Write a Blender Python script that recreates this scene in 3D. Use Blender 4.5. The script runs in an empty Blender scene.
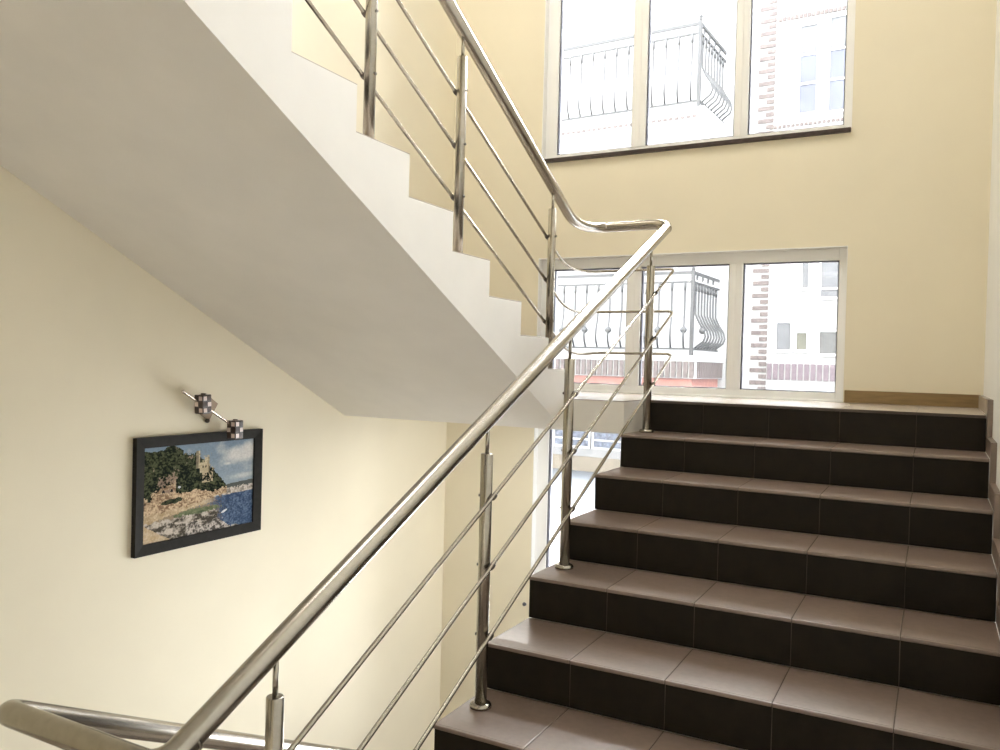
import bpy, bmesh, math, random
from mathutils import Vector, Matrix, noise

S = bpy.context.scene
COL = S.collection
rnd = random.Random(7)

# ------------------------------------------------------------------ helpers
def M(name, base, rough=0.6, metal=0.0, noise_amt=0.0, noise_scale=8.0, bump=0.0, bump_scale=120.0,
      spec=0.5, coat=0.0, detail=4.0, stretch=None):
    m = bpy.data.materials.new(name); m.use_nodes = True
    nt = m.node_tree; b = nt.nodes['Principled BSDF']
    b.inputs['Base Color'].default_value = (*base, 1)
    b.inputs['Roughness'].default_value = rough
    b.inputs['Metallic'].default_value = metal
    b.inputs['Specular IOR Level'].default_value = spec
    b.inputs['Coat Weight'].default_value = coat; b.inputs['Coat Roughness'].default_value = 0.12
    tc = nt.nodes.new('ShaderNodeTexCoord')
    src = tc.outputs['Object']
    if stretch:
        mp = nt.nodes.new('ShaderNodeMapping'); mp.inputs['Scale'].default_value = stretch
        nt.links.new(src, mp.inputs['Vector']); src = mp.outputs['Vector']
    if noise_amt > 0:
        n = nt.nodes.new('ShaderNodeTexNoise'); n.inputs['Scale'].default_value = noise_scale
        n.inputs['Detail'].default_value = detail
        nt.links.new(src, n.inputs['Vector'])
        r = nt.nodes.new('ShaderNodeValToRGB')
        r.color_ramp.elements[0].position = 0.3; r.color_ramp.elements[1].position = 0.7
        r.color_ramp.elements[0].color = (*[c * (1 - noise_amt) for c in base], 1)
        r.color_ramp.elements[1].color = (*[min(1, c * (1 + noise_amt)) for c in base], 1)
        nt.links.new(n.outputs['Fac'], r.inputs['Fac'])
        nt.links.new(r.outputs['Color'], b.inputs['Base Color'])
    if bump > 0:
        n2 = nt.nodes.new('ShaderNodeTexNoise'); n2.inputs['Scale'].default_value = bump_scale
        nt.links.new(src, n2.inputs['Vector'])
        bp = nt.nodes.new('ShaderNodeBump'); bp.inputs['Strength'].default_value = bump
        bp.inputs['Distance'].default_value = 0.002
        nt.links.new(n2.outputs['Fac'], bp.inputs['Height'])
        nt.links.new(bp.outputs['Normal'], b.inputs['Normal'])
    return m

def glass_mat(name, tint=(1, 1, 1)):
    m = bpy.data.materials.new(name); m.use_nodes = True
    nt = m.node_tree; nt.nodes.clear()
    out = nt.nodes.new('ShaderNodeOutputMaterial')
    tr = nt.nodes.new('ShaderNodeBsdfTransparent'); tr.inputs['Color'].default_value = (*tint, 1)
    gl = nt.nodes.new('ShaderNodeBsdfGlossy'); gl.inputs['Roughness'].default_value = 0.02
    fr = nt.nodes.new('ShaderNodeFresnel'); fr.inputs['IOR'].default_value = 1.35
    mx = nt.nodes.new('ShaderNodeMixShader')
    nt.links.new(fr.outputs['Fac'], mx.inputs['Fac'])
    nt.links.new(tr.outputs[0], mx.inputs[1]); nt.links.new(gl.outputs[0], mx.inputs[2])
    nt.links.new(mx.outputs[0], out.inputs['Surface'])
    return m

def tag(o, label=None, cat=None, group=None, kind=None):
    if label: o['label'] = label
    if cat: o['category'] = cat
    if group: o['group'] = group
    if kind: o['kind'] = kind
    return o

def empty(name, loc=(0, 0, 0), rz=0.0, parent=None):
    o = bpy.data.objects.new(name, None); COL.objects.link(o)
    o.location = loc; o.rotation_euler = (0, 0, rz); o.empty_display_size = 0.1
    o.parent = parent
    return o

class MB:
    """collects shapes into one bmesh, vertices given in the frame 'off' is subtracted from"""
    def __init__(self, off=(0, 0, 0)):
        self.bm = bmesh.new(); self.off = Vector(off); self.mats = []
    def mi(self, mat):
        if mat is None: return 0
        if mat not in self.mats: self.mats.append(mat)
        return self.mats.index(mat)
    def v(self, p): return self.bm.verts.new(Vector(p) - self.off)
    def face(self, pts, mat=None, smooth=False):
        f = self.bm.faces.new([self.v(p) for p in pts]); f.material_index = self.mi(mat); f.smooth = smooth
        return f
    def box(self, a, b, mat=None, bevel=0.0):
        (x0, y0, z0), (x1, y1, z1) = a, b
        vs = [self.v(p) for p in ((x0,y0,z0),(x1,y0,z0),(x1,y1,z0),(x0,y1,z0),(x0,y0,z1),(x1,y0,z1),(x1,y1,z1),(x0,y1,z1))]
        k = self.mi(mat); fs = []
        for q in ((0,3,2,1),(4,5,6,7),(0,1,5,4),(1,2,6,5),(2,3,7,6),(3,0,4,7)):
            f = self.bm.faces.new([vs[i] for i in q]); f.material_index = k; fs.append(f)
        if bevel > 0:
            es = list({e for f in fs for e in f.edges})
            r = bmesh.ops.bevel(self.bm, geom=es, offset=bevel, segments=2, affect='EDGES', profile=0.6)
            for f in r['faces']: f.material_index = k
        return self
    def prism(self, prof, axis, a, b, mat=None):
        """prof: polygon in the two other axes (in xyz order), extruded along axis from a to b"""
        def P(p, t):
            l = list(p); l.insert(axis, t); return l
        k = self.mi(mat); n = len(prof)
        A = [self.v(P(p, a)) for p in prof]; B = [self.v(P(p, b)) for p in prof]
        fs = [self.bm.faces.new(A), self.bm.faces.new(B[::-1])]
        for i in range(n):
            j = (i + 1) % n
            fs.append(self.bm.faces.new([A[j], A[i], B[i], B[j]]))
        for f in fs: f.material_index = k
        bmesh.ops.recalc_face_normals(self.bm, faces=fs)
        return self
    def tube(self, pts, r, seg=14, mat=None, caps=True):
        pts = [Vector(p) for p in pts]; k = self.mi(mat); n = len(pts)
        rad = r if isinstance(r, (list, tuple)) else [r] * n
        T = []
        for i in range(n):
            t = (pts[min(i + 1, n - 1)] - pts[max(i - 1, 0)]).normalized(); T.append(t)
        up = Vector((0, 0, 1)) if abs(T[0].z) < 0.9 else Vector((1, 0, 0))
        N = (up - T[0] * up.dot(T[0])).normalized()
        rings = []
        for i in range(n):
            N = (N - T[i] * N.dot(T[i])).normalized(); B = T[i].cross(N)
            rings.append([self.v(pts[i] + (N * math.cos(a) + B * math.sin(a)) * rad[i])
                          for a in (2 * math.pi * s / seg for s in range(seg))])
        for i in range(n - 1):
            for s in range(seg):
                t = (s + 1) % seg
                f = self.bm.faces.new([rings[i][s], rings[i][t], rings[i + 1][t], rings[i + 1][s]])
                f.smooth = True; f.material_index = k
        if caps:
            f = self.bm.faces.new(rings[0][::-1]); f.material_index = k
            f = self.bm.faces.new(rings[-1]); f.material_index = k
        return self
    def lathe(self, c, prof, seg=20, mat=None):
        """prof: (radius, z) pairs around the vertical through c"""
        k = self.mi(mat); rings = []
        for r, z in prof:
            rings.append([self.v((c[0] + r * math.cos(a), c[1] + r * math.sin(a), c[2] + z))
                          for a in (2 * math.pi * s / seg for s in range(seg))])
        for i in range(len(rings) - 1):
            for s in range(seg):
                t = (s + 1) % seg
                f = self.bm.faces.new([rings[i][s], rings[i][t], rings[i + 1][t], rings[i + 1][s]])
                f.smooth = True; f.material_index = k
        f = self.bm.faces.new(rings[0][::-1]); f.material_index = k
        f = self.bm.faces.new(rings[-1]); f.material_index = k
        return self
    def ball(self, c, r, mat=None, seg=10):
        k = self.mi(mat)
        res = bmesh.ops.create_uvsphere(self.bm, u_segments=seg, v_segments=seg // 2 + 1, radius=r,
                                        matrix=Matrix.Translation(Vector(c) - self.off))
        for v in res['verts']:
            for f in v.link_faces: f.smooth = True; f.material_index = k
        return self
    def build(self, name, mat=None, parent=None, kind=None):
        me = bpy.data.meshes.new(name)
        # sharp creases stay crisp where faces meet at a steep angle
        for e in self.bm.edges:
            if len(e.link_faces) == 2 and e.calc_face_angle(0) > 0.7: e.smooth = False
        self.bm.to_mesh(me); self.bm.free()
        for m in (self.mats or [mat]): me.materials.append(m)
        o = bpy.data.objects.new(name, me); COL.objects.link(o)
        if parent is not None: o.parent = parent
        else: o.location = self.off
        if kind: o['kind'] = kind
        return o

def fillet(pts, r, seg=7):
    pts = [Vector(p) for p in pts]; out = [pts[0]]
    for i in range(1, len(pts) - 1):
        p = pts[i]; a = (pts[i - 1] - p); b = (pts[i + 1] - p)
        la, lb = a.length, b.length; a.normalize(); b.normalize()
        ang = a.angle(b)
        if ang > 3.1: out.append(p); continue
        d = min(r / math.tan(ang / 2), la * 0.48, lb * 0.48)
        rr = d * math.tan(ang / 2)
        bis = (a + b).normalized(); c = p + bis * (rr / math.sin(ang / 2))
        s = p + a * d - c; e = p + b * d - c; tot = s.angle(e); ax = s.cross(e).normalized()
        for k in range(seg + 1):
            out.append(c + Matrix.Rotation(tot * k / seg, 3, ax) @ s)
    out.append(pts[-1])
    return out

# ------------------------------------------------------------------ measures
r, g = 0.146, 0.30            # lower flight
rU, gU, yU = 0.1378, 0.2767, -0.2038   # upper flight
xL, xR, xs, W = -1.58, 1.432, -0.29, 1.4247
yB, yL, t = 0.764, -0.282, 0.148
yF = -5.2                     # wall behind the camera
WL, WR = -0.946, 0.811        # window opening
TOP, LOW = 4.7, -3.0
zLow = -10 * r                # lower landing (camera stands here)
zUp = 10 * rU

# ------------------------------------------------------------------ materials
cream = M('cream wall paint', (0.80, 0.738, 0.585), 0.75, noise_amt=0.02, noise_scale=3, bump=0.12, bump_scale=220)
white_wall = M('white wall paint', (0.82, 0.82, 0.79), 0.7, noise_amt=0.015, noise_scale=3, bump=0.1, bump_scale=220)
white_plaster = M('white stair paint', (0.80, 0.775, 0.735), 0.65, noise_amt=0.025, noise_scale=5, bump=0.1, bump_scale=160)
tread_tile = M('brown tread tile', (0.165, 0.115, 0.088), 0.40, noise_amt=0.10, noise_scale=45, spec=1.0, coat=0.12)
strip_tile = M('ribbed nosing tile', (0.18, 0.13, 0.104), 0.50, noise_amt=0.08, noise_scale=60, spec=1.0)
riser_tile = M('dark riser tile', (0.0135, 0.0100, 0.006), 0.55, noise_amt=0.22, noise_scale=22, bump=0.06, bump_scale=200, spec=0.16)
grout = M('tile grout', (0.085, 0.065, 0.05), 0.85, noise_amt=0.1, noise_scale=60)
landing_tile = M('landing tile', (0.46, 0.40, 0.35), 0.22, noise_amt=0.025, noise_scale=8, spec=1.0)
steel = M('brushed stainless steel', (0.40, 0.37, 0.32), 0.25, metal=1.0, noise_amt=0.06, noise_scale=60)
dark_steel = M('dark fixing steel', (0.10, 0.085, 0.07), 0.4, metal=0.8, noise_amt=0.1, noise_scale=60)
pvc = M('white window frame', (0.90, 0.90, 0.89), 0.35, noise_amt=0.01, noise_scale=6)
gasket = M('grey rubber gasket', (0.10, 0.10, 0.12), 0.7, noise_amt=0.05, noise_scale=60)
marble = M('dark brown sill stone', (0.035, 0.02, 0.017), 0.35, noise_amt=0.5, noise_scale=40)
skirt_tile = M('ochre skirting tile', (0.23, 0.15, 0.058), 0.5, noise_amt=0.18, noise_scale=30, stretch=(0.3, 1, 2))
pane = glass_mat('window glass')
frame_black = M('black picture frame', (0.016, 0.0145, 0.012), 0.6, spec=0.12, noise_amt=0.2, noise_scale=40)
shade_dark = M('dark brown shade tile', (0.045, 0.026, 0.02), 0.3, noise_amt=0.2, noise_scale=30)
shade_pale = M('pale pink shade tile', (0.70, 0.60, 0.57), 0.3, noise_amt=0.08, noise_scale=30)
chrome = M('polished lamp steel', (0.62, 0.55, 0.50), 0.15, metal=1.0, noise_amt=0.05, noise_scale=40)
bronze = M('brown lamp plate', (0.27, 0.20, 0.14), 0.35, metal=0.5, noise_amt=0.1, noise_scale=40)
render_white = M('white house render', (0.235, 0.235, 0.235), 0.85, noise_amt=0.02, noise_scale=4, bump=0.2, bump_scale=80)
iron = M('grey wrought iron', (0.032, 0.0325, 0.034), 0.55, noise_amt=0.1, noise_scale=50)
brick_grey = M('grey brown brick', (0.07, 0.057, 0.055), 0.85, noise_amt=0.25, noise_scale=25)
brick_purple = M('purple grey brick', (0.08, 0.062, 0.072), 0.85, noise_amt=0.25, noise_scale=25)
pink_band = M('salmon pink render', (0.19, 0.09, 0.075), 0.85, noise_amt=0.12, noise_scale=9)
house_glass = M('bluish house window glass', (0.045, 0.050, 0.072), 0.5, noise_amt=0.15, noise_scale=5)
house_glass_pale = M('pale curtained window glass', (0.062, 0.064, 0.07), 0.6, noise_amt=0.15, noise_scale=9)
house_frame = M('white house window frame', (0.45, 0.45, 0.45), 0.5, noise_amt=0.01, noise_scale=9)
paving = M('pale blue grey paving', (0.145, 0.158, 0.175), 0.8, noise_amt=0.05, noise_scale=6)
paving_pink = M('pale pink paving', (0.165, 0.15, 0.15), 0.8, noise_amt=0.08, noise_scale=10)
sandstone = M('sandy plinth', (0.19, 0.165, 0.13), 0.85, noise_amt=0.08, noise_scale=9)

# ------------------------------------------------------------------ the setting
m = MB((xL, yF, LOW)); m.box((xL - 0.14, yF - 0.14, LOW), (xL, yB + 0.24, TOP)); m.build('wall_left', cream, kind='structure')
m = MB((xR, yF, LOW)); m.box((xR, yF - 0.14, LOW), (xR + 0.14, yB + 0.24, TOP)); m.build('wall_right', white_wall, kind='structure')
m = MB((0, yF, LOW)); m.box((xL, yF - 0.14, LOW), (xR, yF, TOP)); m.build('wall_front', cream, kind='structure')
zT, zU0, zU1 = 0.806, 1.408, 4.3     # head of the lower window, sill and head of the upper
zLs = -2.3                           # bottom of the lowest window
m = MB((0, yB, LOW)); Y2 = yB + 0.24
m.box((xL, yB, LOW), (WL, Y2, TOP)); m.box((WR, yB, LOW), (xR, Y2, TOP))
m.box((WL, yB, zT), (WR, Y2, zU0)); m.box((WL, yB, zU1), (WR, Y2, TOP)); m.box((WL, yB, LOW), (WR, Y2, zLs))
m.build('wall_back', cream, kind='structure')
m = MB((0, 0, TOP)); m.box((xL - 0.14, yF - 0.14, TOP), (xR + 0.14, Y2, TOP + 0.15)); m.build('ceiling', white_plaster, kind='structure')
m = MB((0, 0, LOW)); m.box((xL, yF, LOW - 0.1), (xR, yB, LOW + 0.04)); m.build('floor', landing_tile, kind='structure')

# middle landing: white slab plus tile topping
m = MB((0, 0, -t))
m.box((xL, yL, -t), (0.0, yB, -0.0045)); m.box((0.0, 0.012, -t), (xR, yB, -0.012)); m.box((WL, yB, -t), (WR, Y2, -0.0121))
m.build('landing_slab', white_plaster, kind='structure')
m = MB((0, 0, 0))
def tile_grid(m, x0, x1, y0, y1, z, th, s, mat, ox=0.0, oy=0.0, gap=0.003):
    m.box((x0 + 0.002, y0 + 0.005, z - th), (x1 - 0.002, y1, z - 0.0015), grout)
    x = ox + math.floor((x0 - ox) / s) * s
    while x < x1 - 1e-6:
        y = oy + math.floor((y0 - oy) / s) * s
        while y < y1 - 1e-6:
            a, b, c, d = max(x + gap / 2, x0), min(x + s - gap / 2, x1), max(y + gap / 2, y0), min(y + s - gap / 2, y1)
            if b - a > 0.01 and d - c > 0.01: m.box((a, c, z - th + 0.001), (b, d, z), mat)
            y += s
        x += s
tile_grid(m, xL, -0.0025, yL + 0.003, yB, 0.0, 0.0042, 0.2925, landing_tile, -0.005, -0.01)
tile_grid(m, 0.0, W - 0.013, -0.021, yB, 0.0, 0.0118, 0.2925, landing_tile, -0.005, -0.01)
m.build('landing_tiles', None, kind='structure')
# lower landing under the camera and upper landing over it
m = MB((0, -3.9, zLow)); m.box((xL, yF, zLow - 0.15), (xR, -2.72, zLow - 0.012), white_plaster)
tile_grid(m, xL, xR, yF, -2.72, zLow, 0.0118, 0.2925, landing_tile, -0.005)
m.build('landing_lower', None, kind='structure')
m = MB((0, -3.9, zUp)); m.box((xL, yF, zUp - 0.15), (xR, -2.70, zUp - 0.012), white_plaster)
tile_grid(m, xL, xR, yF, -2.70, zUp, 0.0118, 0.2925, landing_tile, -0.005)
m.build('landing_upper', None, kind='structure')

# skirtings
m = MB((1.1, yB, 0)); m.box((WR + 0.006, yB - 0.012, 0.001), (W - 0.004, yB - 0.0005, 0.064), bevel=0.002); m.build('baseboard_back', skirt_tile, kind='structure')
m = MB((W, 0, 0))
hs = 0.062
m.box((W - 0.012, -0.006, 0.001), (xR - 0.0005, yB - 0.013, hs), landing_tile)
m.box((W - 0.0125, -0.0125, 0.0005), (xR - 0.0005, -0.0062, hs + 0.001), tread_tile)
for k in range(1, 10):     # one level piece per tread and one upright piece per riser
    y1, y0, z = -(k - 1) * g, -k * g, -k * r
    m.box((W - 0.012, y0 - 0.006, z + 0.001), (xR - 0.0005, y1 - 0.0005, z + hs), tread_tile)
    m.box((W - 0.012, y1 - hs, z + hs + 0.001), (xR - 0.0005, y1 - 0.0125, z + r + hs), tread_tile)
m.build('baseboard_right', None, kind='structure')

# ------------------------------------------------------------------ windows
def window(name, z0, z1, panes, zg0, zg1, sillonly=False):
    e = empty(name, (WL, 0.81, z0)); tag(e, kind='structure'); off = (WL, 0.81, z0)
    y0, y1 = 0.81, 0.875
    xs0, xs1 = WL + 0.0005, WR - 0.0005
    f = MB(off)
    f.box((xs0, y0, z0), (panes[0][0], y1, z1), bevel=0.004); f.box((panes[-1][1], y0, z0), (xs1, y1, z1), bevel=0.004)
    f.box((panes[0][0], y0, z0), (panes[-1][1], y1, zg0), bevel=0.004); f.box((panes[0][0], y0, zg1), (panes[-1][1], y1, z1), bevel=0.004)
    f.build('window_frame', pvc, e)
    if not sillonly:
        q = MB(off); ry0, ry1 = yB - 0.001, 0.8095
        q.box((WL, ry0, z0), (WL + 0.005, ry1, z1)); q.box((WR - 0.005, ry0, z0), (WR, ry1, z1)); q.box((WL + 0.005, ry0, z1 - 0.005), (WR - 0.005, ry1, z1))
        q.build('reveal', pvc, e)
    for (a, b), (c, d) in zip(panes[:-1], panes[1:]):
        q = MB(off); q.box((b, y0 - 0.002, zg0 - 0.004), (c, y1, zg1 + 0.004), bevel=0.004)
        q.box((b + 0.035, y0 - 0.006, zg0), (c - 0.035, y0, zg1)); q.build('mullion', pvc, e)
    for a, b in panes:
        q = MB(off); w = 0.006; yy0, yy1 = y0 + 0.012, y0 + 0.045
        q.box((a, yy0, zg0), (a + w, yy1, zg1)); q.box((b - w, yy0, zg0), (b, yy1, zg1))
        q.box((a + w, yy0, zg0), (b - w, yy1, zg0 + w)); q.box((a + w, yy0, zg1 - w), (b - w, yy1, zg1))
        q.build('gasket', gasket, e)
        q = MB(off); q.box((a + w, y0 + 0.026, zg0 + w), (b - w, y0 + 0.032, zg1 - w)); q.build('glass_pane', pane, e)
    return e
P = [(-0.868, -0.388), (-0.304, 0.203), (0.277, 0.768)]
w1 = window('window_1', 1.409, 4.3, P, 1.443, 4.23)
w2 = window('window_2', 0.001, 0.806, P, 0.046, 0.740)
w3 = window('window_3', zLs, -t - 0.001, P, zLs + 0.07, -t - 0.03)
q = MB((WL, 0.81, zLs)); q.tube([(WL - 0.03, 0.81 - 0.06, -1.33), (WL - 0.03, 0.77, -1.335)], 0.009, 8, gasket); q.ball((WL - 0.03, 0.75, -1.33), 0.012, gasket)
q.build('window_catch', None, w3)
# projecting dark sill of the upper window, white sill of the lower one
m = MB((0, yB, 1.4)); m.box((WL + 0.012, yB - 0.022, 1.386), (WR - 0.002, 0.8095, 1.4085), bevel=0.003); m.build('trim_1', marble, kind='structure')
m = MB((0, yB, 0)); m.box((WL + 0.001, yB + 0.0005, -0.0115), (WR - 0.001, 0.8095, 0.0095), bevel=0.003); m.build('trim_2', pvc, kind='structure')

# ------------------------------------------------------------------ stair flights
TS, TX = 0.2925, -0.005
def tile_row(m, x0, x1, y0, y1, z0, z1, mat, ax, gap=0.002, strip=None):
    """a row of tiles along x; ax 'z' a tread (front edge at y0), ax 'y' a riser"""
    x = TX + math.floor((x0 - TX) / TS) * TS
    while x < x1 - 1e-6:
        a, b = max(x + gap / 2, x0), min(x + TS - gap / 2, x1)
        if b - a > 0.012:
            if ax == 'z':
                ym = y0 + 0.062
                m.box((a, y0, z0), (b, y1, z1), mat, bevel=0.0035)
                m.box((a + 0.008, y0 + 0.010, z1 - 0.001), (b - 0.008, y0 + 0.060, z1 + 0.0005), strip)   # rough anti-slip band
            else:
                m.box((a, y0, z0), (b, y1, z1), mat, bevel=0.001)
        x += TS

def lower_flight(e, x0, x1, n, sgn, ytop, ztop, rr, gg):
    """tiled flight descending from (ytop, ztop); sgn -1 descends towards the camera, +1 away from it"""
    off = tuple(e.location)
    def Y(k, d=0.0): return ytop + sgn * (k * gg + d)
    body = [(Y(0, -0.0), ztop - 0.012)]
    prof = [(Y(0, 0.0), ztop - 0.012 - 0.001)]
    for k in range(1, n):
        prof.append((Y(k - 1, 0.0), ztop - k * rr - 0.013)); prof.append((Y(k, 0.0), ztop - k * rr - 0.013))
    prof.append((Y(n - 1, 0.0), ztop - n * rr - 0.01))
    prof.append((Y(n - 1, -0.25), ztop - n * rr - 0.01))
    prof.append((Y(0, -0.0), ztop - 0.28))
    b = MB(off); b.prism(prof, 0, x0 + 0.006, x1 - 0.001, white_plaster); b.build('stair_body', None, e)
    for k in range(1, n + 1):        # riser k below level k-1, tread k at its foot
        ya = Y(k - 1)
        q = MB(off); za, zb = ztop - k * rr, ztop - (k - 1) * rr - 0.0125
        f0, f1 = (ya - 0.012, ya - 0.0005) if sgn < 0 else (ya + 0.0005, ya + 0.012)
        fm0, fm1 = (f0 + 0.002, f1) if sgn < 0 else (f0, f1 - 0.002)
        q.box((x0 + 0.002, fm0, za), (x1, fm1, zb), grout)
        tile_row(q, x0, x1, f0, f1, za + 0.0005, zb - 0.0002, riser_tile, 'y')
        q.build('riser', None, e)
        if k < n:
            q = MB(off); z = ztop - k * rr
            if sgn < 0:
                y0, y1 = Y(k) - 0.022, Y(k - 1) - 0.0125
                q.box((x0 + 0.002, y0 + 0.004, z - 0.0125), (x1, y1, z - 0.0015), grout)
                tile_row(q, x0, x1, y0, y1, z - 0.012, z, tread_tile, 'z', strip=strip_tile)
            else:
                y0, y1 = Y(k - 1) + 0.0125, Y(k) + 0.022
                q.box((x0, y0, z - 0.0125), (x1, y1, z), tread_tile)
            q.build('tread', None, e)

fl = empty('stair_flight', (0.7, -2.7, zLow))
tag(fl, 'broad flight of dark brown tiled steps climbing to the window landing', 'stairs')
lower_flight(fl, 0.0, W - 0.013, 10, -1, 0.0, 0.0, r, g)
for ch in fl.children:
    if ch.name.startswith('riser'): ch['label'] = 'almost black tiled riser'

# upper flight, white underneath and at the side
fu = empty('stair_flight', (-0.9, -0.28, 0.0))
tag(fu, 'overhead white flight with stepped side edge rising left from the landing', 'stairs')
off = tuple(fu.location)
sU = rU / gU
prof = [(yU, 0.0005)]
for j in range(9):
    prof.append((yU - j * gU, (j + 1) * rU - 0.004)); prof.append((yU - (j + 1) * gU, (j + 1) * rU - 0.004))
yb = yU - 9 * gU
prof.append((yb, zUp - 0.152)); prof.append((yb - 0.0, -0.2835 - sU * yb))
prof.append((yL, -t)); prof.append((yL, 0.0005))
b = MB(off); b.prism(prof, 0, xL + 0.001, xs, white_plaster); b.build('stair_body', None, fu)
for j in range(9):
    q = MB(off); z = (j + 1) * rU
    q.box((xL + 0.001, yU - (j + 1) * gU + 0.002, z - 0.004), (xs - 0.003, yU - j * gU + 0.004, z), landing_tile); q.build('tread', None, fu)
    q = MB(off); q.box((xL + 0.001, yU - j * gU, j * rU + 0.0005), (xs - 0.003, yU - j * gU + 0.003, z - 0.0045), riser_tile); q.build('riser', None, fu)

# flight below, going down from the lower landing
fd = empty('stair_flight', (-0.9, -2.7, zLow))
tag(fd, 'flight going down beneath the picture wall, behind the near handrail', 'stairs')
lower_flight(fd, xL + 0.002, xs, 11, 1, -2.70, zLow, r * 0.96, 0.285)

# ------------------------------------------------------------------ stair railing
xp, xu = 0.057, -0.352
SL = r / g
hL, hU = 0.785, 0.803
R = empty('stair_railing', (xp, -1.5, -0.73))
tag(R, 'stainless steel stair railing with round handrail winding around both flights', 'railing')
off = tuple(R.location)
yT = 0.162
zc = hL + SL * yT
def zl(y, h=hL): return h + SL * y
def zu(y, h=hU): return h - sU * y
yb0 = -2.80
zb0 = zl(yb0) + 0.006
xd = -0.412
def run(dz_l, dz_u, xl, xr_, yt, ybot, fr, top_y, bd):
    """path of one pipe: top of the upper flight, round the landing end, down the lower flight, round below, on down"""
    z_t = dz_l + SL * yt
    yk = (dz_u - z_t) / sU          # where the upper pipe reaches that level
    z_b = dz_l + SL * ybot + 0.006
    # sweeping bend at the foot of the upper flight
    p0 = Vector((xl, yk - bd, zu(yk - bd, dz_u))); p3 = Vector((xl + 0.085, yt, z_t))
    p1 = p0 + Vector((0, 1, -sU)) * (bd + 0.075); p2 = p3 - Vector((0.065, 0, 0))
    bend = [p0 * (1 - q) ** 3 + p1 * 3 * q * (1 - q) ** 2 + p2 * 3 * q * q * (1 - q) + p3 * q ** 3 for q in (i / 16 for i in range(17))]
    pts = [p3, (xr_, yt, z_t), (xr_, ybot, z_b), (xl - 0.060, ybot, z_b), (xl - 0.060, -0.25, z_b - 0.5 * (-0.25 - ybot))]
    return [Vector((xl, top_y, zu(top_y, dz_u)))] + bend[:-1] + fillet([pts[0], pts[1], Vector(pts[1]).lerp(Vector(pts[2]), 0.5)], fr)[:-1] + fillet([Vector(pts[1]).lerp(Vector(pts[2]), 0.5)] + pts[2:], min(fr, 0.045))
m = MB(off); m.tube(run(hL, hU, xu, xp, yT, yb0, 0.085, -2.62, 0.045), 0.0248, 24)
# weld seams at the elbows
for c, d in (((xp, -2.735, zl(-2.735)), (0, g, r)), ((xp, yT - 0.07, zl(yT - 0.07)), (0, g, r))):
    c = Vector(c); d = Vector(d).normalized()
    m.tube([c - d * 0.003, c + d * 0.003], 0.0256, 24)
m.build('handrail', steel, R)
ro = 0.0268
for hl, hu in ((0.560, 0.578), (0.352, 0.380), (0.142, 0.186)):
    m = MB(off); m.tube(run(hl, hu, xu - ro, xp + ro, yT + 0.004, yb0 - 0.01, 0.035, -2.60, 0.08), 0.0065, 12); m.build('rod', steel, R)

def post(x, y, z0, zr, side, rods, slope):
    """side: +1 rods on +x side of the post, -1 on -x side"""
    m = MB(off)
    m.lathe((x, y, z0), [(0.0185, 0.0), (0.0185, zr - 0.098 - z0 - 0.002), (0.0165, zr - 0.098 - z0)], 22)
    p = m.build('post', steel, R)
    q = MB(off); q.tube([(x, y, zr - 0.0985), (x, y, zr - 0.02)], 0.0062, 12); q.build('post_pin', steel, p)
    if side > 0:
        q = MB(off); q.lathe((x, y, z0), [(0.033, 0.0005), (0.034, 0.006), (0.031, 0.012), (0.0255, 0.015), (0.0187, 0.0155)], 26); q.build('flange', steel, p)
    for zrod in rods:
        d = Vector((0, 1, slope)).normalized(); c = Vector((x + side * ro, y, zrod))
        q = MB(off); q.tube([c - d * 0.010, c - d * 0.004, c + d * 0.004, c + d * 0.010], [0.0078, 0.0088, 0.0088, 0.0078], 12)
        q.build('rod_clip', dark_steel, p)['label'] = 'dark clip holding a rod'
        q = MB(off); q.tube([(x - side * 0.0235, y, zrod), (x + side * 0.024, y, zrod)], 0.0045, 10)
        q.build('bolt', dark_steel, p)['label'] = 'dark bolt end'
for k, y in ((1, -0.130), (4, -1.043), (6, -1.647), (9, -2.52)):
    post(xp, y, -k * r, zl(y), 1, [zl(y, h) for h in (0.560, 0.352, 0.142)], SL)
for k, y in ((1, -0.340), (4, -1.172), (6, -1.724), (9, -2.55)):
    post(xu, y, k * rU, zu(y), -1, [zu(y, h) for h in (0.578, 0.380, 0.186)], -sU)
for k, y in ((1, -2.57), (4, -1.70), (7, -0.85)):
    zb = zb0 - 0.5 * (y - yb0)
    post(xd, y, zLow - k * r * 0.96, zb, -1, [zb - 0.225, zb - 0.433, zb - 0.643], -0.5)

# ------------------------------------------------------------------ framed picture
Y0, Y1, Z0, Z1 = -1.601, -0.915, -0.658, -0.181
pic = empty('framed_picture', (xL, (Y0 + Y1) / 2, Z0))
tag(pic, 'black framed seaside jigsaw picture hanging on the cream left wall', 'picture')
off = tuple(pic.location)
fw = 0.043
m = MB(off)
xa, xb = xL + 0.001, xL + 0.026
def mitre(y0, z0, y1, z1, yi0, zi0, yi1, zi1):
    A = [(xa, y0, z0), (xa, y1, z1), (xa, yi1, zi1), (xa, yi0, zi0)]
    B = [(xb, y0, z0), (xb, y1, z1), (xb - 0.008, yi1, zi1), (xb - 0.008, yi0, zi0)]
    vs = [m.v(p) for p in A + B]
    fs = [m.bm.faces.new([vs[i] for i in q]) for q in ((0,1,2,3),(4,7,6,5),(0,4,5,1),(1,5,6,2),(2,6,7,3),(3,7,4,0))]
    bmesh.ops.recalc_face_normals(m.bm, faces=fs)
a0, a1, c0, c1 = Y0 + fw, Y1 - fw, Z0 + fw, Z1 - fw
mitre(Y0, Z0, Y1, Z0, a0, c0, a1, c0); mitre(Y1, Z0, Y1, Z1, a1, c0, a1, c1)
mitre(Y1, Z1, Y0, Z1, a1, c1, a0, c1); mitre(Y0, Z1, Y0, Z0, a0, c1, a0, c0)
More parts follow.
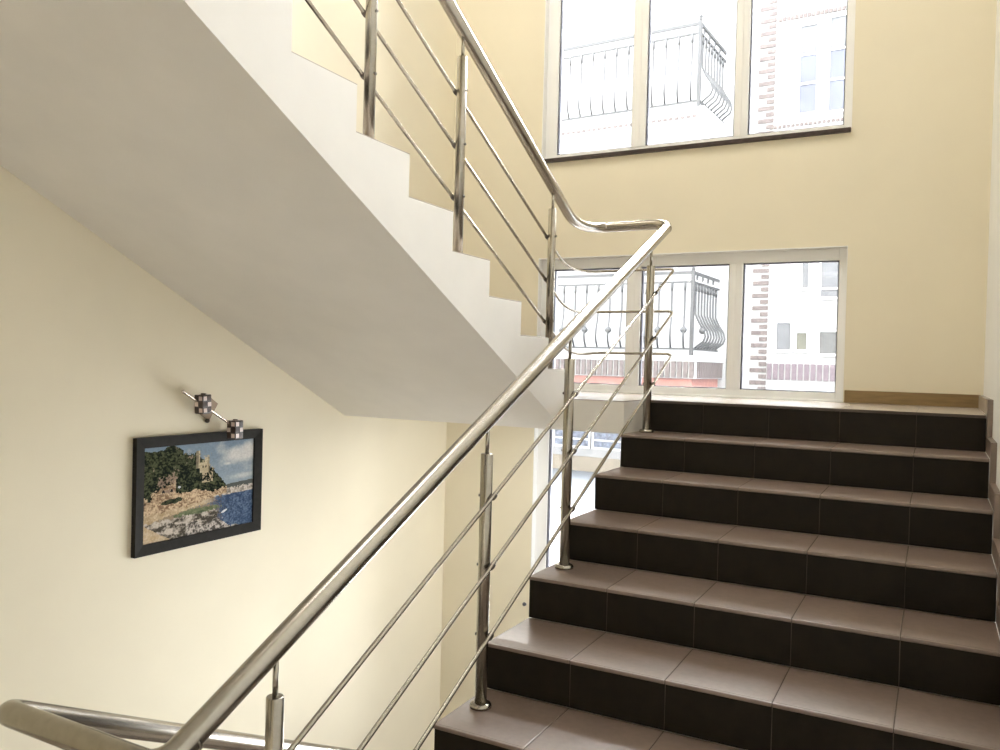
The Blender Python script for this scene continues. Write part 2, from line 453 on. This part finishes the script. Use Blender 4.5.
m.build('frame', frame_black, pic)

def fbm(x, y, s, o=4, seed=0.0):
    return noise.fractal(Vector((x * s + seed, y * s - seed, seed * 1.7)), 1.0, 2.0, o)
def lerp(a, b, k): return tuple(p + (q - p) * k for p, q in zip(a, b))
def pcol(u, v):
    """printed coast scene: u right, v up, both 0..1"""
    n1 = fbm(u, v * 0.8, 6, 5, 3.1); n2 = 0.6 * fbm(u, v * 0.8, 26, 5, 9.7) + 0.7 * fbm(u, v * 0.8, 70, 3, 4.4); n3 = fbm(u, v, 60, 2, 1.3)
    jig = 1.0 + 0.16 * n3
    # sky
    c = lerp((0.22, 0.29, 0.37), (0.34, 0.40, 0.44), min(1, max(0, (0.95 - v) * 1.6)))
    cl = math.exp(-(((u - 0.93) / 0.23) ** 2 + ((v - 0.83) / 0.15) ** 2)) + 0.45 * n1
    cl2 = math.exp(-(((u - 0.74) / 0.04) ** 2 + ((v - 0.74) / 0.017) ** 2))
    cl3 = math.exp(-(((u - 0.90) / 0.12) ** 2 + ((v - 0.58 - 0.06 * (u - .9)) / 0.03) ** 2))
    k = max(0, min(1, (cl - 0.25) * 1.8)); k = max(k, cl2, cl3 * 0.7)
    c = lerp(c, (0.72, 0.70, 0.66), k * 0.9)
    # far headland
    if u > 0.70 and v < 0.50 + 0.02 * n1 + 0.03 * (u - .7) and v > 0.38:
        c = (0.10, 0.11, 0.10) if v > 0.455 + 0.03 * n2 else lerp((0.22, 0.19, 0.16), (0.62, 0.55, 0.48), max(0, min(1, 0.5 + 1.4 * n2)))
    # sea
    sea_top = 0.375 + 0.045 * (u - 0.6)
    if v < sea_top:
        c = lerp((0.035, 0.065, 0.13), (0.12, 0.17, 0.26), max(0, min(1, 0.35 + 1.1 * n2 + 0.5 * n3)))
    # cliff and slope
    edge = 0.74 + 0.02 * n2 - 0.02 * (v > 0.5)
    cliff_low = 0.30 + 0.10 * (u / 0.74) ** 1.5 + 0.02 * n2
    if u < edge and v > cliff_low:
        ridge = 0.98 + 0.05 * n1 - 0.12 * max(0, u - 0.24) / 0.2
        if u > 0.33: ridge = 0.90 + 0.05 * n2 - 0.05 * (u - 0.33)
        if u > 0.43: ridge = 0.86 - 1.25 * (u - 0.47) + 0.04 * n2
        if u > 0.62: ridge = 0.655 - 1.5 * (u - 0.63) + 0.035 * n2
        if v < ridge:
            rock = lerp((0.24, 0.15, 0.09), (0.66, 0.50, 0.33), max(0, min(1, 0.55 + 1.2 * n2 + 0.5 * n3)))
            tree = lerp((0.006, 0.010, 0.006), (0.085, 0.095, 0.045), max(0, min(1, 0.36 + 1.3 * n2 + 0.7 * n3)))
            tl = 0.50 + 0.07 * n1 + 0.03 * n2
            if u < 0.27: tl = 0.60 - 0.14 * math.exp(-((u - 0.02) / 0.09) ** 2) + 0.10 * n1 + 0.05 * n2
            patch = math.exp(-((u - 0.17) / 0.10) ** 2 - ((v - 0.60) / 0.10) ** 2) + 0.9 * n2 + 0.6 * n1 > 0.78
            c = tree if v > tl and not patch else rock
            if patch: c = lerp((0.05, 0.04, 0.03), (0.33, 0.24, 0.18), max(0, min(1, 0.5 + 1.2 * n2)))
            # dark lower bushes
            if math.exp(-(((u - 0.24) / 0.12) ** 2 + ((v - 0.405 - 0.10 * (u - .24)) / 0.035) ** 2)) + 0.25 * n2 > 0.55: c = lerp(tree, (0.03, 0.035, 0.02), 0.4)
    # stone tower and house on the ridge
    stone = lerp((0.46, 0.37, 0.24), (0.70, 0.60, 0.42), max(0, min(1, 0.5 + 1.3 * n2)))
    if 0.445 < u < 0.478 and 0.72 < v < 0.915: c = lerp(stone, (0.12, 0.10, 0.07), 0.75 if u < 0.464 else 0.1)
    if 0.440 < u < 0.484 and 0.870 < v < 0.885: c = (0.33, 0.27, 0.18)
    if 0.478 < u < 0.565 and 0.67 < v < 0.835 - (0.05 if u < 0.52 else 0): c = stone if u < 0.552 else lerp(stone, (0.2, 0.16, 0.1), 0.6)
    if 0.515 < u < 0.565 and 0.835 < v < 0.86 and int(u * 160) % 2 == 0: c = stone
    if 0.50 < u < 0.515 and 0.72 < v < 0.75: c = (0.10, 0.08, 0.05)
    if 0.527 < u < 0.54 and 0.70 < v < 0.745: c = (0.10, 0.08, 0.05)
    if 0.50 < u < 0.60 and 0.56 < v < 0.70 - 0.9 * abs(u - 0.535) + 0.3 * n2 and n2 > -0.12: c = lerp(stone, (0.4, 0.31, 0.19), 0.6)
    # foreshore: sand, green shallows, pale rocks
    if v < cliff_low and u < 0.74:
        sh = 0.27 + 0.13 * u / 0.7
        c = lerp((0.30, 0.23, 0.16), c, max(0.0, min(1.0, (u - 0.50) / 0.16 + n2)))
        sand = lerp((0.40, 0.29, 0.17), (0.66, 0.52, 0.36), max(0, min(1, 0.5 + n2)))
        if u < 0.62 + 0.05 * n2 and v > sh - 0.06 + 0.02 * n2 - 0.10 * max(0, 0.2 - u): c = sand if u < 0.5 else lerp(sand, c, (u - 0.5) / 0.2)
        gr = math.exp(-(((u - 0.46) / 0.24) ** 2 + ((v - 0.245 - 0.06 * (u - .46)) / 0.042) ** 2)) + 0.2 * n2
        if gr > 0.45: c = lerp((0.08, 0.11, 0.06), (0.20, 0.22, 0.12), max(0, min(1, 0.5 + n2)))
        if v < 0.21 + 0.03 * n2 + 0.03 * u and u < 0.66 - 0.1 * (0.2 - v) + 0.06 * n2:
            c = lerp((0.07, 0.06, 0.045), (0.58, 0.51, 0.44), max(0, min(1, 0.40 + 1.0 * n2 + 1.5 * fbm(u * 0.6, v * 1.5, 14, 3, 6.6))))
        if v < 0.19 - 0.8 * u + 0.02 * n1: c = lerp((0.50, 0.37, 0.22), (0.62, 0.5, 0.36), max(0, min(1, 0.5 + n2)))
    if v < 0.15 and 0.36 < u < 0.95 and v < 0.10 + 0.08 * n1 - 0.25 * (u - 0.55): c = lerp((0.08, 0.07, 0.06), (0.60, 0.54, 0.48), max(0, min(1, 0.5 + 1.6 * n2)))
    if ((u - 0.715) / 0.028) ** 2 + ((v - 0.195 - 0.5 * (u - .715)) / 0.013) ** 2 < 1: c = (0.72, 0.74, 0.76)
    if ((u - 0.30) / 0.012) ** 2 + ((v - 0.545) / 0.012) ** 2 < 1: c = (0.6, 0.62, 0.62)
    for pu in (0.165, 0.235):
        if abs(u - pu) < 0.014 - 0.5 * max(0, v - 0.515) and 0.505 < v < 0.535: c = (0.02, 0.02, 0.02)
    return tuple(max(0.004, min(0.9, q * jig * 0.86)) for q in c)
NU, NV = 230, 158
me = bpy.data.meshes.new('print')
vs, fs, cs = [], [], []
xpz = xL + 0.011
O = pic.location
for j in range(NV + 1):
    for i in range(NU + 1):
        vs.append((xpz - O.x, a0 + (a1 - a0) * i / NU - O.y, c0 + (c1 - c0) * j / NV - O.z))
for j in range(NV):
    for i in range(NU):
        k = j * (NU + 1) + i
        fs.append((k, k + 1, k + NU + 2, k + NU + 1)); cs.append(pcol((i + 0.5) / NU, (j + 0.5) / NV))
me.from_pydata(vs, [], fs)
ca = me.color_attributes.new('ink', 'FLOAT_COLOR', 'CORNER')
flat = []
for c in cs: flat += [c[0], c[1], c[2], 1.0] * 4
ca.data.foreach_set('color', flat)
pm = M('printed jigsaw', (0.5, 0.5, 0.5), 0.8, spec=0.1, bump=0.15, bump_scale=300)
at = pm.node_tree.nodes.new('ShaderNodeVertexColor'); at.layer_name = 'ink'
pm.node_tree.links.new(at.outputs['Color'], pm.node_tree.nodes['Principled BSDF'].inputs['Base Color'])
me.materials.append(pm)
o = bpy.data.objects.new('print', me); COL.objects.link(o); o.parent = pic
o['label'] = 'coast print with castle, cliff and blue sea'

# ------------------------------------------------------------------ wall lamp over the picture
lamp = empty('wall_lamp', (xL, -1.245, -0.065))
tag(lamp, 'small wall lamp with two chequered cube shades on a slanted bar', 'lamp')
off = tuple(lamp.location)
xc = xL + 0.062
A = Vector((xc, -1.412, 0.004)); B = Vector((xc + 0.008, -1.150, -0.148))
q = MB(off)      # lozenge plate on the wall
c = Vector((xL, -1.240, -0.068)); d1, d2 = Vector((0, 0.055, 0.012)), Vector((0, -0.010, 0.056))
base = [c - d1 - d2, c + d1 - d2, c + d1 + d2, c - d1 + d2]
rot = [c - d1 * 1.05, c - d2 * 1.05, c + d1 * 1.05, c + d2 * 1.05]
q.prism([(p.y, p.z) for p in rot], 0, xL + 0.0008, xL + 0.016)
q.build('mounting_plate', bronze, lamp)
q = MB(off); q.tube([(xL + 0.014, -1.262, -0.082), (xc + 0.003, -1.262, -0.082)], 0.008, 12); q.build('stem', dark_steel, lamp)
q = MB(off); q.ball((xL + 0.011, -1.236, -0.128), 0.0105); q.build('knob', dark_steel, lamp)
q = MB(off); q.tube([A, B], 0.0065, 12); q.ball(A, 0.0085); q.build('arm', chrome, lamp)
def shade(cc, s, tilt, yaw):
    q = MB(off); Rm = Matrix.Rotation(yaw, 3, 'Z') @ Matrix.Rotation(tilt, 3, 'X')
    cc = Vector(cc)
    for ax in range(3):
        for sg in (-1, 1):
            ni, nj = ((2, 3), (3, 2), (2, 2))[ax]
            for i in range(ni):
                for j in range(nj):
                    mat = shade_pale if (i + j + ax) % 2 == 0 else shade_dark
                    def pt(a, b, h):
                        l = [0, 0, 0]; l[ax] = sg * h; l[(ax + 1) % 3] = a; l[(ax + 2) % 3] = b; l[2] *= 1.6
                        return cc + Rm @ Vector(l)
                    h = s / 2; e = 0.0022
                    u0, u1 = -h + s * i / ni, -h + s * (i + 1) / ni; v0, v1 = -h + s * j / nj, -h + s * (j + 1) / nj

                    ou = [pt(u0, v0, h), pt(u1, v0, h), pt(u1, v1, h), pt(u0, v1, h)]
                    inn = [pt(u0 + e, v0 + e, h + 0.0018), pt(u1 - e, v0 + e, h + 0.0018), pt(u1 - e, v1 - e, h + 0.0018), pt(u0 + e, v1 - e, h + 0.0018)]
                    if sg < 0: ou.reverse(); inn.reverse()
                    q.face(inn, mat)
                    for k in range(4): q.face([ou[k], ou[(k + 1) % 4], inn[(k + 1) % 4], inn[k]], shade_dark)
    sh = q.build('lamp_shade', None, lamp)
    p = cc + Rm @ Vector((0, 0, s / 2))
    return sh
s1 = shade((xc + 0.012, -1.318, -0.050), 0.047, 0.05, 0.05)
s2 = shade((xc + 0.020, -1.143, -0.168), 0.048, 0.02, 0.05)
for (cc, sh) in (((xc + 0.012, -1.318, -0.050), s1), ((xc + 0.020, -1.143, -0.168), s2)):
    q = MB(off); q.tube([(cc[0], cc[1], cc[2] + 0.039), (cc[0], cc[1], cc[2] + 0.046)], 0.010, 12); q.build('shade_cap', dark_steel, sh)

# ------------------------------------------------------------------ the house across the yard
TH = math.radians(-3.0)
HX, HY = -1.251, 5.548
ZG = -1.3
OW = 1.1                                  # facade lies this far behind the balcony fronts
H = empty('apartment_house', (HX, HY, ZG), TH)
tag(H, 'white rendered house with brick trim seen outside through the stair windows', 'house')
offh = (0, 0, ZG)                         # house frame: s along the front, o away from us, z absolute
m = MB(offh); m.box((-6.0, OW, ZG), (5.0, OW + 0.4, 5.3)); m.build('wall', render_white, H)
m = MB(offh); m.box((-6.0, OW - 0.03, ZG), (5.0, OW, -1.10)); m.build('plinth', sandstone, H)
def house_window(s0, s1, z0, z1, rows, gl, fr=0.028, pale_top=False):
    f = MB(offh); y0 = OW - 0.03
    f.box((s0 - fr, y0, z0 - fr), (s0, OW - 0.001, z1 + fr)); f.box((s1, y0, z0 - fr), (s1 + fr, OW - 0.001, z1 + fr))
    f.box((s0, y0, z0 - fr), (s1, OW - 0.001, z0)); f.box((s0, y0, z1), (s1, OW - 0.001, z1 + fr))
    for z in rows: f.box((s0, y0 + 0.002, z - 0.012), (s1, OW - 0.001, z + 0.012))
    w = f.build('window', house_frame, H)
    zs = [z0] + list(rows) + [z1]
    p = MB(offh)
    for a, b in zip(zs[:-1], zs[1:]):
        p.box((s0, OW - 0.016, a), (s1, OW - 0.002, b), house_glass_pale if (pale_top and b == z1) else gl)
    p.build('pane', None, w)
house_window(0.870, 1.060, 3.250, 4.290, (3.60, 3.945), house_glass, pale_top=True)
house_window(1.205, 1.390, 3.235, 4.330, (3.60, 3.955), house_glass, pale_top=True)
house_window(0.967, 1.040, 1.155, 1.70, (), house_glass_pale)
house_window(1.183, 1.372, 1.040, 1.70, (1.14,), house_glass_pale)
house_window(0.690, 0.855, 0.410, 0.735, (), house_glass_pale)
house_window(0.925, 1.040, 0.412, 0.615, (), M('dim green window glass', (0.055, 0.055, 0.042), 0.6, noise_amt=0.2, noise_scale=20))
house_window(1.185, 1.385, 0.370, 0.628, (), M('dim slatted blind', (0.05, 0.05, 0.05), 0.6, noise_amt=0.3, noise_scale=40))
for s0, s1 in ((-1.700, -1.300), (-2.30, -1.78), (-3.0, -2.40)):
    house_window(s0, s1, -0.955, -0.62, (-0.86,), M('dark ground floor glass', (0.10, 0.115, 0.15), 0.3, noise_amt=0.5, noise_scale=30), fr=0.03)
# quoin bricks, one staggered column
m = MB(offh); z = -0.10; i = 0
while z < 5.2:
    ln = 0.195 if i % 2 else 0.095
    m.box((0.575 - ln + rnd.uniform(-.006, .006), OW - 0.012, z), (0.575, OW - 0.0005, z + 0.052), brick_grey, bevel=0.003)
    z += 0.0765; i += 1
m.build('quoin_bricks', None, H)
# soldier courses: under the lower windows, and above and below the upper ones
def soldiers(name, s0, s1, z0, z1, n, o, mat, dep=0.015, gap=0.3):
    m = MB(offh); w = (s1 - s0) / n
    for i in range(n): m.box((s0 + i * w, o - dep, z0), (s0 + (i + 1 - gap) * w, o - 0.0005, z1), mat, bevel=0.003)
    return m.build(name, None, H)
soldiers('brick_course', 0.585, 1.75, 0.045, 0.242, 16, OW, brick_purple, gap=0.25)
soldiers('brick_course', 0.60, 1.75, 4.40, 4.45, 24, OW, brick_grey, gap=0.2)
soldiers('brick_course', 0.53, 1.75, 3.105, 3.14, 24, OW, brick_grey, gap=0.3)
# balcony slabs (masonry, part of the house)
def slab(z0, z1, lo):
    m = MB(offh); m.box((-4.5, 0.02, z0), (0.05, OW, z1), render_white, bevel=0.004); b = m.build('balcony_slab', None, H); return b
b2 = slab(2.70, 3.165, False)
m = MB(offh); n = 44; m.box((-3.12, 0.0155, 3.04), (0.0, 0.0196, 3.08), render_white)
for i in range(n): m.box((-3.1 + i * 0.07, 0.008, 3.045), (-3.1 + i * 0.07 + 0.045, 0.0195, 3.075), brick_grey)
m.build('brick_course', None, b2)
b1 = slab(0.235, 0.305, True)
m = MB(offh); m.box((-4.5, 0.03, 0.035), (0.035, OW - 0.001, 0.2345), render_white)
for i in range(42): m.box((-3.0 + i * 0.0722, 0.012, 0.045), (-3.0 + i * 0.0722 + 0.05, 0.0295, 0.23), brick_grey, bevel=0.003)
for i in range(14): m.box((0.0355, 0.06 + i * 0.0722, 0.045), (0.05, 0.11 + i * 0.0722, 0.23), brick_grey, bevel=0.003)
m.build('brick_course', None, b1)
m = MB(offh); m.box((-4.5, 0.06, -0.16), (-0.02, OW - 0.001, 0.0345), bevel=0.006); m.build('pink_band', pink_band, b1)

def balcony_railing(z0, label, knob):
    """wrought iron railing with bellied bars; z0 is the foot of its corner post"""
    zp, ztop, zmid, zbot = z0, z0 + 0.975, z0 + 0.86, z0 + 0.085
    c, s_ = math.cos(TH), math.sin(TH)
    e = empty('balcony_railing', (HX, HY, z0), TH)
    tag(e, label, 'railing', 'wrought iron balcony railings')
    of = (0, 0, z0)
    q = MB(of); q.box((-0.052, 0.02, zp), (-0.012, 0.06, z0 + 0.985), bevel=0.004)
    q.lathe((-0.032, 0.04, z0 + 0.985), [(0.012, 0), (0.028, 0.012), (0.012, 0.026), (0.03, 0.045), (0.022, 0.065), (0.004, 0.072)], 12)
    q.build('corner_post', iron, e)
    L, D = -3.6, OW - 0.03
    for nm, z, h in (('top_rail', ztop, 0.036), ('middle_rail', zmid, 0.022), ('bottom_rail', zbot, 0.022)):
        q = MB(of); q.box((L, 0.030, z - h), (-0.052, 0.052, z)); q.box((-0.044, 0.06, z - h), (-0.020, D, z)); q.build(nm, iron, e)
    prof = [(0.0, 0.00), (0.10, 0.0), (0.26, -0.003), (0.48, 0.0), (0.60, 0.045), (0.72, 0.105), (0.82, 0.125), (0.90, 0.10), (0.96, 0.035), (1.0, 0.0)]
    hh = zmid - zbot
    def bar(s, o, ds, do, k):
        b = MB(of)
        pts = [(s + ds * d, o + do * d, zmid - 0.016 - (hh - 0.016) * f) for f, d in prof]
        b.tube(pts, 0.0125, 6)
        b.tube([(s, o, zmid - 0.016), (s, o, zmid - 0.11)], 0.017, 6)     # thicker neck
        if knob and (ds < 0.5 and k % 2 == 0 or k == 0):
            b.lathe((s + ds * 0.085, o + do * 0.085, zmid - 0.57), [(0.012, -0.04), (0.036, -0.02), (0.042, 0.0), (0.036, 0.02), (0.012, 0.04)], 10)
        b.build('baluster', iron, e)
    for k in range(22): bar(-0.125 - k * 0.1565, 0.041, 0.25, -0.97, k)
    for k in range(8): bar(-0.032, 0.16 + k * 0.115, 1.0, 0, k)
    # small scrolls between the two upper rails on the side
    q = MB(of)
    for k in range(4):
        yy = 0.19 + k * 0.21; pts = []
        for i in range(13):
            a = i / 12 * 2 * math.pi * 1.25; rr = 0.034 * (1 - 0.55 * i / 12)
            pts.append((-0.032, yy + rr * math.cos(a), zmid + 0.045 + rr * math.sin(a)))
        q.tube(pts, 0.006, 6)
    q.build('scroll_work', iron, e)
balcony_railing(3.166, 'grey iron balcony railing seen through the upper window', False)
balcony_railing(0.306, 'grey iron balcony railing seen through the lower window, above the pink band', True)

# yard, and the outer face of the stair's own building
m = MB((0, Y2, 0)); m.box((xR + 0.14, Y2 - 0.3, ZG), (7.0, Y2, 6.0)); m.box((-8.0, Y2 - 0.3, ZG), (xL - 0.14, Y2, 6.0)); m.box((xL - 0.14, Y2 - 0.3, TOP + 0.15), (xR + 0.14, Y2, 6.0)); m.build('wall_outer', render_white, kind='structure')
m = MB((0, 3, ZG)); m.box((-12, 4.4, ZG - 0.1), (14, 30, ZG)); m.build('pavement', paving, kind='structure')
m = MB((0, 1, ZG)); m.box((-12, Y2, ZG - 0.1), (14, 4.4, ZG)); m.build('yard_paving', paving_pink, kind='structure')

# ------------------------------------------------------------------ light
wd = bpy.data.worlds.new('overcast sky'); S.world = wd; wd.use_nodes = True
nt = wd.node_tree; bg = nt.nodes['Background']; bg.inputs['Color'].default_value = (0.93, 0.97, 1.0, 1)
# cloudy sky, brighter round the veiled sun high on the left of the house opposite
tcw = nt.nodes.new('ShaderNodeTexCoord'); dt = nt.nodes.new('ShaderNodeVectorMath'); dt.operation = 'DOT_PRODUCT'
dt.inputs[1].default_value = Vector((-0.38, 0.66, 0.65)).normalized()
nt.links.new(tcw.outputs['Generated'], dt.inputs[0])
mp = nt.nodes.new('ShaderNodeMapRange'); mp.interpolation_type = 'SMOOTHSTEP'
mp.inputs['From Min'].default_value = 0.55; mp.inputs['From Max'].default_value = 1.0
mp.inputs['To Min'].default_value = 14.0; mp.inputs['To Max'].default_value = 100.0
nt.links.new(dt.outputs['Value'], mp.inputs['Value']); nt.links.new(mp.outputs['Result'], bg.inputs['Strength'])
def area(name, loc, rot, sx, sy, power, col):
    l = bpy.data.lights.new(name, 'AREA'); l.shape = 'RECTANGLE'; l.size = sx; l.size_y = sy; l.energy = power; l.color = col
    o = bpy.data.objects.new(name, l); COL.objects.link(o); o.location = loc; o.rotation_euler = rot; return o
def portal(name, x0, x1, z0, z1):
    o = area(name, ((x0 + x1) / 2, Y2 + 0.01, (z0 + z1) / 2), (-math.pi / 2, 0, 0), x1 - x0, z1 - z0, 1, (1, 1, 1))
    o.data.cycles.is_portal = True
portal('portal_upper', WL, WR, zU0, zU1); portal('portal_lower', WL, WR, 0.0, zT); portal('portal_lowest', WL, WR, zLs, -t)
sun = bpy.data.lights.new('sun', 'SUN'); sun.energy = 0.8; sun.angle = math.radians(3); sun.color = (1.0, 0.97, 0.92)
so = bpy.data.objects.new('sun', sun); COL.objects.link(so)
so.rotation_euler = Vector((0.25, 0.75, -0.85)).to_track_quat('-Z', 'Y').to_euler()
area('ceiling_fill', (-0.55, -1.0, TOP - 0.03), (0, 0, 0), 1.2, 1.2, 60, (1.0, 0.97, 0.92))  # added fill from overhead, no fixture: lifts the back and upper left walls
area('landing_fill', (0.5, -4.0, zUp - 0.17), (0, 0, 0), 0.9, 0.5, 1.5, (1.0, 0.97, 0.92))  # unseen fill added beneath the upper landing for the area near the camera
area('under_landing_fill', (-0.75, 0.0, -t - 0.02), (0, 0, 0), 0.4, 0.3, 4.5, (1.0, 0.98, 0.93))  # extra fill, added to brighten the walls below the middle landing
area('under_stair_fill', (1.25, 0.25, -1.15), (0, math.pi / 2, 0), 0.7, 0.5, 19, (0.95, 0.98, 1.0))  # invented source hidden behind the steps, brightens the low left wall
area('hall_fill', (-0.9, -4.0, zLow - 0.17), (0, 0, 0), 0.9, 0.6, 1.5, (1.0, 0.97, 0.92))  # made-up weak fill for the lower stairwell, out of view

# ------------------------------------------------------------------ camera
cd = bpy.data.cameras.new('camera'); cam = bpy.data.objects.new('camera', cd); COL.objects.link(cam); S.camera = cam
cd.sensor_fit = 'HORIZONTAL'; cd.sensor_width = 36.0; cd.lens = 36.0 * 817.76 / 1000
yaw, pitch, roll = 0.491, -0.0141, 0.026
cyaw, syaw, cp, sp = math.cos(yaw), math.sin(yaw), math.cos(pitch), math.sin(pitch)
fwd = Vector((-syaw * cp, cyaw * cp, sp)); rt = Vector((cyaw, syaw, 0)); up = rt.cross(fwd)
# image turned clockwise by roll: camera rolled anticlockwise
cr, sr = math.cos(roll), math.sin(roll)
rt2 = rt * cr + up * sr; up2 = up * cr - rt * sr
mw = Matrix((( rt2.x, up2.x, -fwd.x), (rt2.y, up2.y, -fwd.y), (rt2.z, up2.z, -fwd.z))).to_4x4()
mw.translation = Vector((1.2355, -3.7821, 0.1548)); cam.matrix_world = mw
cd.clip_start = 0.02

vs_ = S.view_settings
S.display_settings.display_device = 'sRGB'
vs_.view_transform = 'Standard'; vs_.look = 'None'; vs_.gamma = 1.0; vs_.exposure = 0.30; vs_.use_curve_mapping = False
S.cycles.max_bounces = 10; S.cycles.diffuse_bounces = 6; S.cycles.glossy_bounces = 5; S.cycles.transparent_max_bounces = 16
S.cycles.use_denoising = True
S.cycles.sample_clamp_indirect = 6.0
